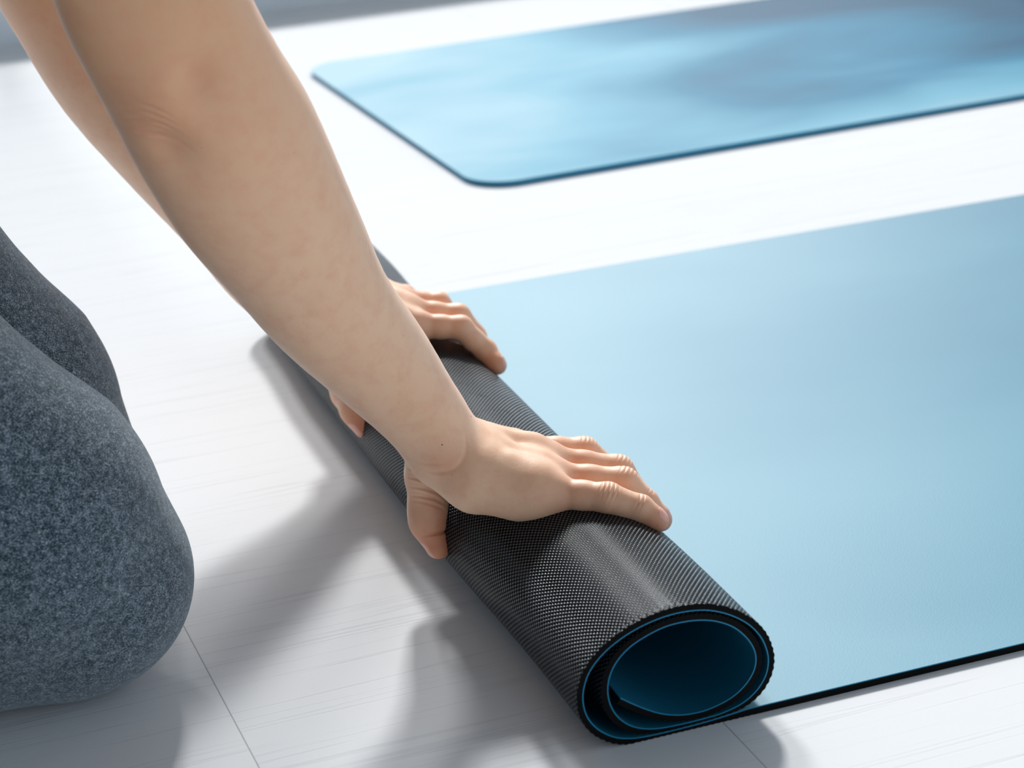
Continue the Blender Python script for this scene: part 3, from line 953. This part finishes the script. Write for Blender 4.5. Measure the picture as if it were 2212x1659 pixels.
# ------------------------------------------------------------------ clothes and hair
def clothed(name, field, lo, hi, h, mat, label):
    V, Q = surface_nets(field, lo, hi, h)
    V, N = project(field, V, max(.012, h * 8), 1)
    me = mesh(name, V, Q)
    bm = bmesh.new(); bm.from_mesh(me); bmesh.ops.recalc_face_normals(bm, faces=bm.faces); bm.to_mesh(me); bm.free()
    o = link(name, me, mat); parent_keep(o, person); tag(o, label)
    return o
leg = Field({'a': .010, 'b': .010, 'h': .05})
def leg_side(g, q):
    K = KNEE[q] + P3(0, 0, 2.5); H = HJ[q]; d = (H - K)
    r1, r2 = (.0785, .079) if q == 'r' else (.0800, .084)
    leg.add(g, K, K + d * .11, .0605, r1); leg.add(g, K + d * .11, K + d * .35, r1, r2); leg.add(g, K + d * .35, K + d, r2, .092)
    k2 = K + P3(-16, 0, -3.5)
    mid_ = ANK[q] * .55 + KNEE[q] * .45 + P3(0, 0, 8)
    leg.add(g, k2, mid_, .0570, .056); leg.add(g, mid_, ANK[q] + P3(25, 0, 0), .054, .036)
leg_side('a', 'r'); leg_side('b', 'l')
leg.add('h', HIP + P3(-4, -60, 0), HIP + P3(-4, 60, 0), .106, .106)
leg.add('h', HIP + P3(-4, -50, 0), HIP + P3(40, -25, 40), .100, .100); leg.add('h', HIP + P3(-4, 50, 0), HIP + P3(40, 25, 40), .100, .100)
leg.combine = lambda D: sm(sm(D.get('a'), D.get('b'), .006), D.get('h'), .035)
TD = (CHEST - HIP) / np.linalg.norm(CHEST - HIP)
def leg_extra(P, r):
    pl = (P - (HIP + TD * .07)) @ TD; wc = HIP + TD * .12
    r = np.maximum(r, -np.maximum(-pl, np.sqrt(((P - wc) ** 2).sum(1)) - .19))
    return np.maximum(r, -(P[:, 0] - (ANK['r'][0] + .02)))
leg.extra = leg_extra
for x, z, dep in ((57, 47, .0020), (59, 39.5, .0034), (62, 32.5, .0030), (65, 26, .0024), (60, 22, .0022)):
    leg.creases.append((P3(x, 970, z), unit(.60, 0, .80), np.array([0, -1., 0]), .0028, dep, .017))
for k in range(4):
    ax = np.array([-.2, 0, 1.]); ax /= np.linalg.norm(ax)
    leg.creases.append((P3(40 + 18 * k, 985, 62 + 13 * k), ax, np.array([0, -1., 0]), .004, .0006, .045))
clothed('leggings', leg, P3(-330, 930, -8), P3(200, 1310, 520), .0024 if HI else .004, M_KNIT, 'heather grey knit leggings')
tank = Field({'t': .05})
for p in body.prims:
    if p.g == 'torso' and p is not None:
        tank.add('t', p.a, p.a + p.ab, p.ra + .006, p.rb + .006)
tank.combine = lambda D: D.get('t')
ND = NECK - CHEST; ND = ND / np.linalg.norm(ND)
def tank_extra(P, r):
    r = np.maximum(r, -((P - (HIP + TD * .03)) @ TD))
    r = np.maximum(r, (P - (CHEST + ND * .062)) @ ND)
    return np.maximum(r, np.abs(P[:, 1] - 1.16) - .150)
tank.extra = tank_extra
clothed('tank_top', tank, P3(-330, 930, 260), P3(260, 1400, 760), .004, M_TANK, None)
hair = Field({'h': .03})
hair.add('h', HD - fz * .030 + up_ * .030, HD - fz * .004 + up_ * .030, .086, .084, n=(0, 1, 0), e=.92)
hair.add('h', HD - fz * .075 + up_ * .03, HD - fz * .115 + up_ * .02, .030, .040)
hair.combine = lambda D: D.get('h')
clothed('hair', hair, P3(-60, 1020, 600), P3(330, 1300, 900), .004, M_HAIR, 'dark hair tied in a bun')

# ------------------------------------------------------------------ light
W = bpy.data.worlds.new('world'); S.world = W; W.use_nodes = True
wn = W.node_tree.nodes; wl_ = W.node_tree.links
bg = wn['Background']
# bright overcast daylight beyond the window, brightest round the veiled sun; fill for the unseen room all round, weaker overhead and leftward
SUNDIR = Vector((.44, 1.60, 1.0)).normalized()
tc = wn.new('ShaderNodeTexCoord'); sx = wn.new('ShaderNodeSeparateXYZ'); wl_.new(tc.outputs['Generated'], sx.inputs[0])
def wmr(src, a, b, c, d):
    m = wn.new('ShaderNodeMapRange'); m.interpolation_type = 'SMOOTHSTEP'; wl_.new(src, m.inputs[0])
    for i, v in zip((1, 2, 3, 4), (a, b, c, d)): m.inputs[i].default_value = v
    return m.outputs[0]
def wscale(colr, f):
    m = wn.new('ShaderNodeVectorMath'); m.operation = 'SCALE'
    m.inputs[0].default_value = colr; wl_.new(f, m.inputs['Scale']); return m.outputs[0]
def wadd(a, b):
    m = wn.new('ShaderNodeVectorMath'); m.operation = 'ADD'; wl_.new(a, m.inputs[0]); wl_.new(b, m.inputs[1]); return m.outputs[0]
dt = wn.new('ShaderNodeVectorMath'); dt.operation = 'DOT_PRODUCT'; wl_.new(tc.outputs['Generated'], dt.inputs[0]); dt.inputs[1].default_value = SUNDIR
rm = wn.new('ShaderNodeMath'); rm.operation = 'MULTIPLY'
wl_.new(wmr(sx.outputs[2], .15, .85, 1.0, WORLD_TOP), rm.inputs[0]); wl_.new(wmr(sx.outputs[0], -.85, .25, WORLD_LEFT, 1.0), rm.inputs[1])
room = wscale(WORLD_BACK, rm.outputs[0])
front = wscale(WORLD_FRONT, wmr(sx.outputs[1], .15, .75, 0.0, 1.0))
glow = wscale(WORLD_GLOW, wmr(dt.outputs['Value'], .70, 1.0, 0.0, 1.0))
wl_.new(wadd(wadd(room, front), glow), bg.inputs[0]); bg.inputs[1].default_value = 1.0

def lamp(name, typ, energy, color, loc, dirv, **k):
    l = bpy.data.lights.new(name, typ); l.energy = energy; l.color = color
    for a, b in k.items(): setattr(l, a, b)
    o = bpy.data.objects.new(name, l); COL.objects.link(o); o.location = loc
    o.rotation_euler = Vector(dirv).to_track_quat('-Z', 'Y').to_euler()
    return o
# the tall patch of glaring sky that shines in through the window
for kx, ky, w, h, f in KEYS:
    dv = Vector((kx, ky, 1)).normalized()
    lamp('bright_sky_patch', 'AREA', KEY_P * f, (1.0, .98, .955), Vector((.3, 1.0, 0)) + dv * 40, -dv, shape='RECTANGLE', size=w, size_y=h)
if AREA_E: lamp('window_daylight', 'AREA', AREA_E, (.93, .97, 1.0), (-.32, WY1 + .03, 1.3), (0, -1, -.02), shape='RECTANGLE', size=4.1, size_y=2.35)

S.view_settings.view_transform = 'Standard'; S.view_settings.look = 'None'
S.view_settings.gamma = 1; S.view_settings.use_curve_mapping = False
S.view_settings.exposure = EXPO
try:
    S.cycles.use_denoising = True; S.cycles.use_adaptive_sampling = True; S.cycles.adaptive_threshold = .025
    S.cycles.max_bounces = 6; S.cycles.diffuse_bounces = 3; S.cycles.glossy_bounces = 3; S.cycles.transmission_bounces = 2
    S.cycles.caustics_reflective = False; S.cycles.caustics_refractive = False
except Exception: pass
print('total', _t.time() - _t0)
